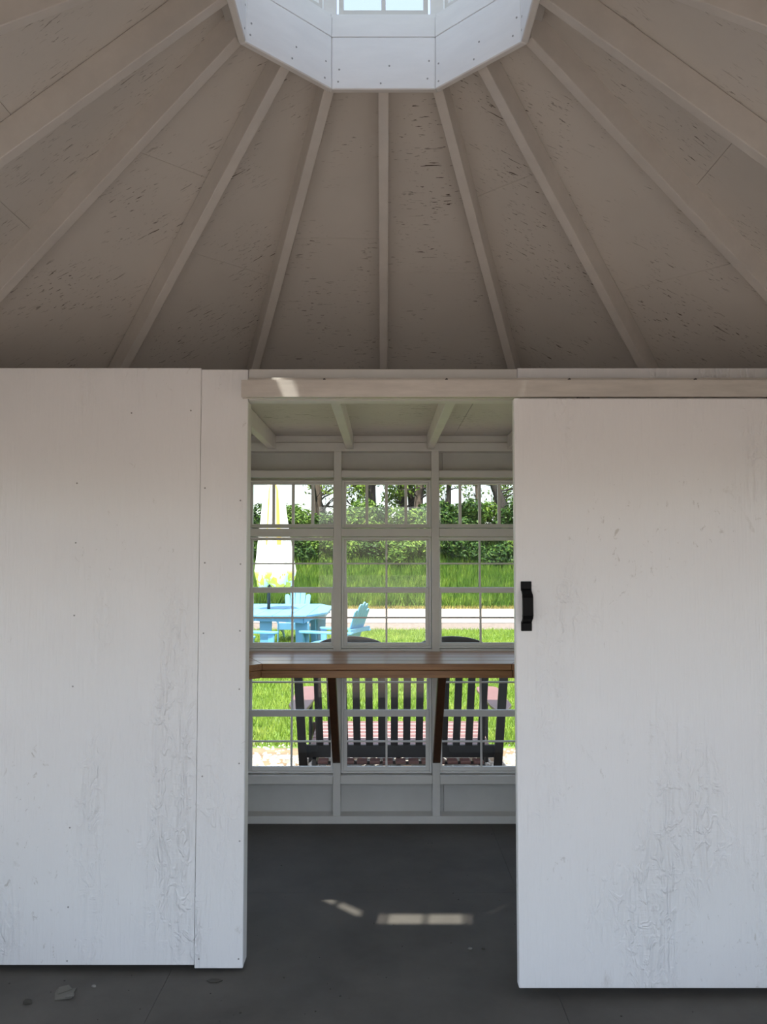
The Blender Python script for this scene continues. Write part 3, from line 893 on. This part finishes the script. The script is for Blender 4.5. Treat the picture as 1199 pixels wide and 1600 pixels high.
# ------------------------------------------------------------------ adirondack furniture
def slat_board(p0, p1, w, t, side, arch=0.0):
    """flat board from p0 to p1, width along `side`, top end rounded"""
    p0 = Vector(p0); p1 = Vector(p1); side = Vector(side).normalized()
    d = (p1 - p0).normalized(); nrm = d.cross(side).normalized()
    L = (p1 - p0).length
    pts = [p0 - side * w / 2, p0 + side * w / 2, p0 + side * w / 2 + d * (L - w * 0.4)]
    for k in range(1, 5):
        a = math.pi * k / 5
        pts.append(p0 + side * w / 2 * math.cos(a) + d * (L - w * 0.4 + w * 0.4 * math.sin(a)))
    pts.append(p0 - side * w / 2 + d * (L - w * 0.4))
    return MB().prism([q - nrm * t / 2 for q in pts], nrm * t)
def arm_mb(sx, x, y0, y1, z, w):
    """arm rest: wide rounded front (y0), narrow rear (y1)"""
    pts = [(x - sx * w * 0.32, y1), (x + sx * w * 0.12, y1), (x + sx * w * 0.55, y1 - 0.22), (x + sx * w * 0.62, y0 + 0.16)]
    for k in range(1, 7):
        a = math.pi * k / 7
        pts.append((x + sx * (0.02 * w + w * 0.6 * math.cos(a)), y0 + 0.10 - 0.10 * math.sin(a)))
    pts += [(x - sx * w * 0.58, y0 + 0.16), (x - sx * w * 0.45, y1 - 0.22)]
    return MB().prism([(a, b, z) for a, b in pts], (0, 0, 0.028))
def arm_chair(label, loc, rz, first=None):
    if first:
        c = copy_tree(first)
    else:
        c = empty('adirondack_chair')
        for i, y in enumerate((-0.36, -0.265, -0.17, -0.075, 0.02, 0.115)):
            z = 0.375 - (y + 0.36) * 0.2
            MB().bar((-0.27, y, z), (0.27, y, z), 0.086, 0.022, (0, 0.2, 1)).build('seat_slat', 'blue', c, 0.003, seg=1)
        for i in range(5):
            u = i - 2
            x0 = u * 0.082; x1 = u * 0.110
            hz = 1.02 - 0.045 * u * u * 0.6
            slat_board((x0, 0.175, 0.24), (x1, 0.175 + (hz - 0.24) * 0.36, hz), 0.098, 0.02, (1, 0, 0)).build('back_slat', 'blue', c, 0.003, seg=1)
        MB().bar((-0.26, 0.215, 0.28), (0.26, 0.215, 0.28), 0.03, 0.09, (0, 0, 1)).build('rear_rail', 'blue', c)
        MB().bar((-0.36, 0.365, 0.60), (0.36, 0.365, 0.60), 0.04, 0.06, (0, 0, 1)).build('arm_rail', 'blue', c)
        MB().box(-0.29, 0.29, -0.405, -0.385, 0.25, 0.385).build('front_apron', 'blue', c, 0.003, seg=1)
        for sx in (-1, 1):
            arm_mb(sx, sx * 0.35, -0.47, 0.40, 0.56, 0.15).build('arm', 'blue', c, 0.004, seg=1)
            MB().box(*sorted((sx * 0.292, sx * 0.314)), -0.43, -0.33, 0, 0.56).build('leg', 'blue', c, 0.003, seg=1)
            MB().prism([(sx * 0.27, -0.38, 0.26), (sx * 0.27, -0.38, 0.365), (sx * 0.27, 0.20, 0.25), (sx * 0.27, 0.46, 0.06), (sx * 0.27, 0.46, 0.0), (sx * 0.27, 0.36, 0.0), (sx * 0.27, 0.12, 0.15)], (sx * 0.02, 0, 0)).build('leg', 'blue', c, 0.003, seg=1)
            MB().prism([(sx * 0.315, -0.42, 0.56), (sx * 0.40, -0.40, 0.56), (sx * 0.318, -0.385, 0.36)], (0, 0.02, 0)).build('arm_bracket', 'blue', c)
    c.location = loc; c.rotation_euler = (0, 0, rz)
    tag(c, label, 'chair', 'blue chairs around the lawn table')
    return c
ch = arm_chair('sky-blue slatted lawn chair behind the blue table', (-1.78, 16.3, GZ), 0)
arm_chair('sky-blue slatted lawn chair right of the blue table, seen from its side', (-0.70, 12.25, GZ), R(-112), ch)
arm_chair('sky-blue slatted lawn chair at the left near corner of the blue table', (-2.12, 11.75, GZ), R(70), ch)

tb = empty('patio_table', (-2.0, 14.0, GZ))
tag(tb, 'large sky-blue lawn table with the parasol through its middle', 'table')
tp = [(0.80, -1.5), (1.08, -0.75), (1.08, 0.75), (0.80, 1.5), (-0.80, 1.5), (-1.08, 0.75), (-1.08, -0.75), (-0.80, -1.5)]
nslat = 8
for i in range(nslat):
    a = -1.08 + i * 2.16 / nslat; b = a + 2.16 / nslat
    q = clip_x(clip_x(tp, a + 0.003, False), b - 0.003, True)
    MB().prism([(x, y, 0.755) for x, y in q], (0, 0, 0.03)).build('table_plank', 'blue', tb)
for a, b in zip(tp, tp[1:] + tp[:1]):
    a = Vector((a[0] * 0.93, a[1] * 0.95, 0)); b = Vector((b[0] * 0.93, b[1] * 0.95, 0))
    top = [a + Vector((0, 0, 0.754)), b + Vector((0, 0, 0.754))]
    low = []
    for k in range(7):
        t = 1 - k / 6
        low.append(a.lerp(b, t) + Vector((0, 0, 0.66 + 0.035 * math.sin(math.pi * k / 6))))
    nrm = (b - a).cross(Vector((0, 0, 1))).normalized() * 0.022
    MB().prism(top + low, nrm).build('apron', 'blue', tb)
for x, y in ((0.70, -1.28), (-0.70, -1.28), (0.90, 0.0), (-0.90, 0.0), (0.70, 1.28), (-0.70, 1.28), (0.15, -1.35)):
    MB().loft([(x - 0.07, y - 0.02, 0), (x + 0.07, y - 0.02, 0), (x + 0.07, y + 0.02, 0), (x - 0.07, y + 0.02, 0)],
              [(x - 0.10, y - 0.02, 0.754), (x + 0.10, y - 0.02, 0.754), (x + 0.10, y + 0.02, 0.754), (x - 0.10, y + 0.02, 0.754)]).build('leg', 'blue', tb)

um = empty('patio_umbrella', (-2.0, 14.0, GZ))
tag(um, 'closed white and yellow parasol standing through the blue table', 'umbrella')
MB().tube([(0, 0, 0.06), (0, 0, 3.02)], [0.028, 0.028], 10).build('pole', 'pole', um, smooth=True)
MB().tube([(0, 0, 0), (0, 0, 0.03), (0, 0, 0.06)], [0.24, 0.24, 0.20], 20).build('base', 'pole', um)
V = []; F = []; prof = [(3.06, 0.02), (3.0, 0.07), (2.85, 0.155), (2.6, 0.185), (2.35, 0.21), (2.1, 0.245), (1.9, 0.27), (1.65, 0.30), (1.45, 0.33), (1.26, 0.30), (1.16, 0.17)]
NS = 32
for j, (z, r) in enumerate(prof):
    for i in range(NS):
        a = 2 * math.pi * i / NS
        fold = 1 + (0.16 if z < 2.95 else 0.0) * math.cos(a * 8 + z * 0.6)
        rr = r * fold * (1 + 0.12 * math.cos(a - 0.3) * (3 - z) / 1.5)
        zz = z + (0.07 * math.cos(a * 4 + 1) if j >= 9 else 0)
        V.append((rr * math.cos(a) + 0.07, rr * math.sin(a), zz))
for j in range(len(prof) - 1):
    for i in range(NS):
        i2 = (i + 1) % NS
        F.append((j * NS + i, j * NS + i2, (j + 1) * NS + i2, (j + 1) * NS + i))
me = bpy.data.meshes.new('canopy'); me.from_pydata(V, [], F)
me.materials.append(M['canvas']); me.materials.append(M['canvasyellow'])
for p in me.polygons:
    p.use_smooth = True
    if p.index % NS in (22, 26) and p.index // NS < 6: p.material_index = 1
o = bpy.data.objects.new('canopy', me); COL.objects.link(o); o.parent = um
o.modifiers.new('thick', 'SOLIDIFY').thickness = 0.006

# double bench just outside, seen from behind
bn = empty('double_bench', (0.125, 6.05, GZ), math.pi)
tag(bn, 'double lawn bench with shade-darkened slatted back just outside the window', 'bench')
# local frame: faces -y (away from the building after the half turn), back towards +y
ends = [0.718, 0.602, 0.51, 0.417, 0.324, 0.231, 0.139, 0.046]
for sx in (-1, 1):
    for e in ends:
        x = e * sx
        hz = 1.04 if e < 0.7 else 0.98
        zlo = 0.24 if e < 0.7 else 0.0
        yb = 0.03 if e < 0.7 else 0.05
        slat_board((x * 0.985, yb, zlo), (x, 0.34, hz) if e < 0.7 else (x * 1.03, 0.30, hz), 0.053 if e < 0.7 else 0.062, 0.024, (1, 0, 0)).build('back_slat', 'polyshade', bn, 0.003, seg=1)
for sx in (-1, 1):
    up = [(sx * 0.36 + 0.27 * math.cos(math.pi * k / 16), 0.345, 1.045 + 0.105 * math.sin(math.pi * k / 16)) for k in range(17)]
    lo = [(sx * 0.36 + 0.27 * math.cos(math.pi * k / 16), 0.345, 1.00 + 0.02 * math.sin(math.pi * k / 16)) for k in range(16, -1, -1)]
    MB().prism(up + lo, (0, 0.028, 0)).build('arched_top_rail', 'polyshade', bn, 0.003, seg=1)
MB().box(-0.70, 0.70, 0.045, 0.075, 0.235, 0.325).build('rear_rail', 'polyshade', bn, 0.004, seg=1)
for i in range(8):
    y = -0.74 + i * 0.098
    z = 0.31 - (y + 0.74) * 0.06
    MB().bar((-0.68, y, z), (0.68, y, z), 0.086, 0.024, (0, 0.06, 1)).build('seat_slat', 'polyred', bn, 0.003, seg=1)
for x in (-0.62, 0.0, 0.62):
    MB().prism([(x, -0.76, 0.20), (x, -0.76, 0.295), (x, 0.04, 0.25), (x, 0.22, 0.10), (x, 0.22, 0.0), (x, 0.12, 0.0), (x, -0.1, 0.17)], (0.03, 0, 0)).build('leg', 'polyshade', bn)
MB().box(-0.72, 0.72, -0.80, -0.775, 0.20, 0.315).build('front_apron', 'polyred', bn, 0.003, seg=1)
for k in range(-6, 7):
    MB().box(k * 0.094 - 0.037, k * 0.094 + 0.037, 0.078, 0.175, 0.212, 0.232).build('rear_seat_slat', 'polyred', bn, 0.003, seg=1)
MB().box(-0.62, 0.62, 0.079, 0.10, 0.19, 0.211).build('rear_stretcher', 'polyshade', bn, 0.002, seg=1)
for sx in (-1, 1):
    arm_mb(sx, sx * 0.745, -0.84, 0.22, 0.58, 0.16).build('arm', 'polyred', bn, 0.005, seg=1)
    MB().box(*sorted((sx * 0.722, sx * 0.748)), -0.80, -0.70, 0, 0.58).build('leg', 'polyshade', bn, 0.003, seg=1)
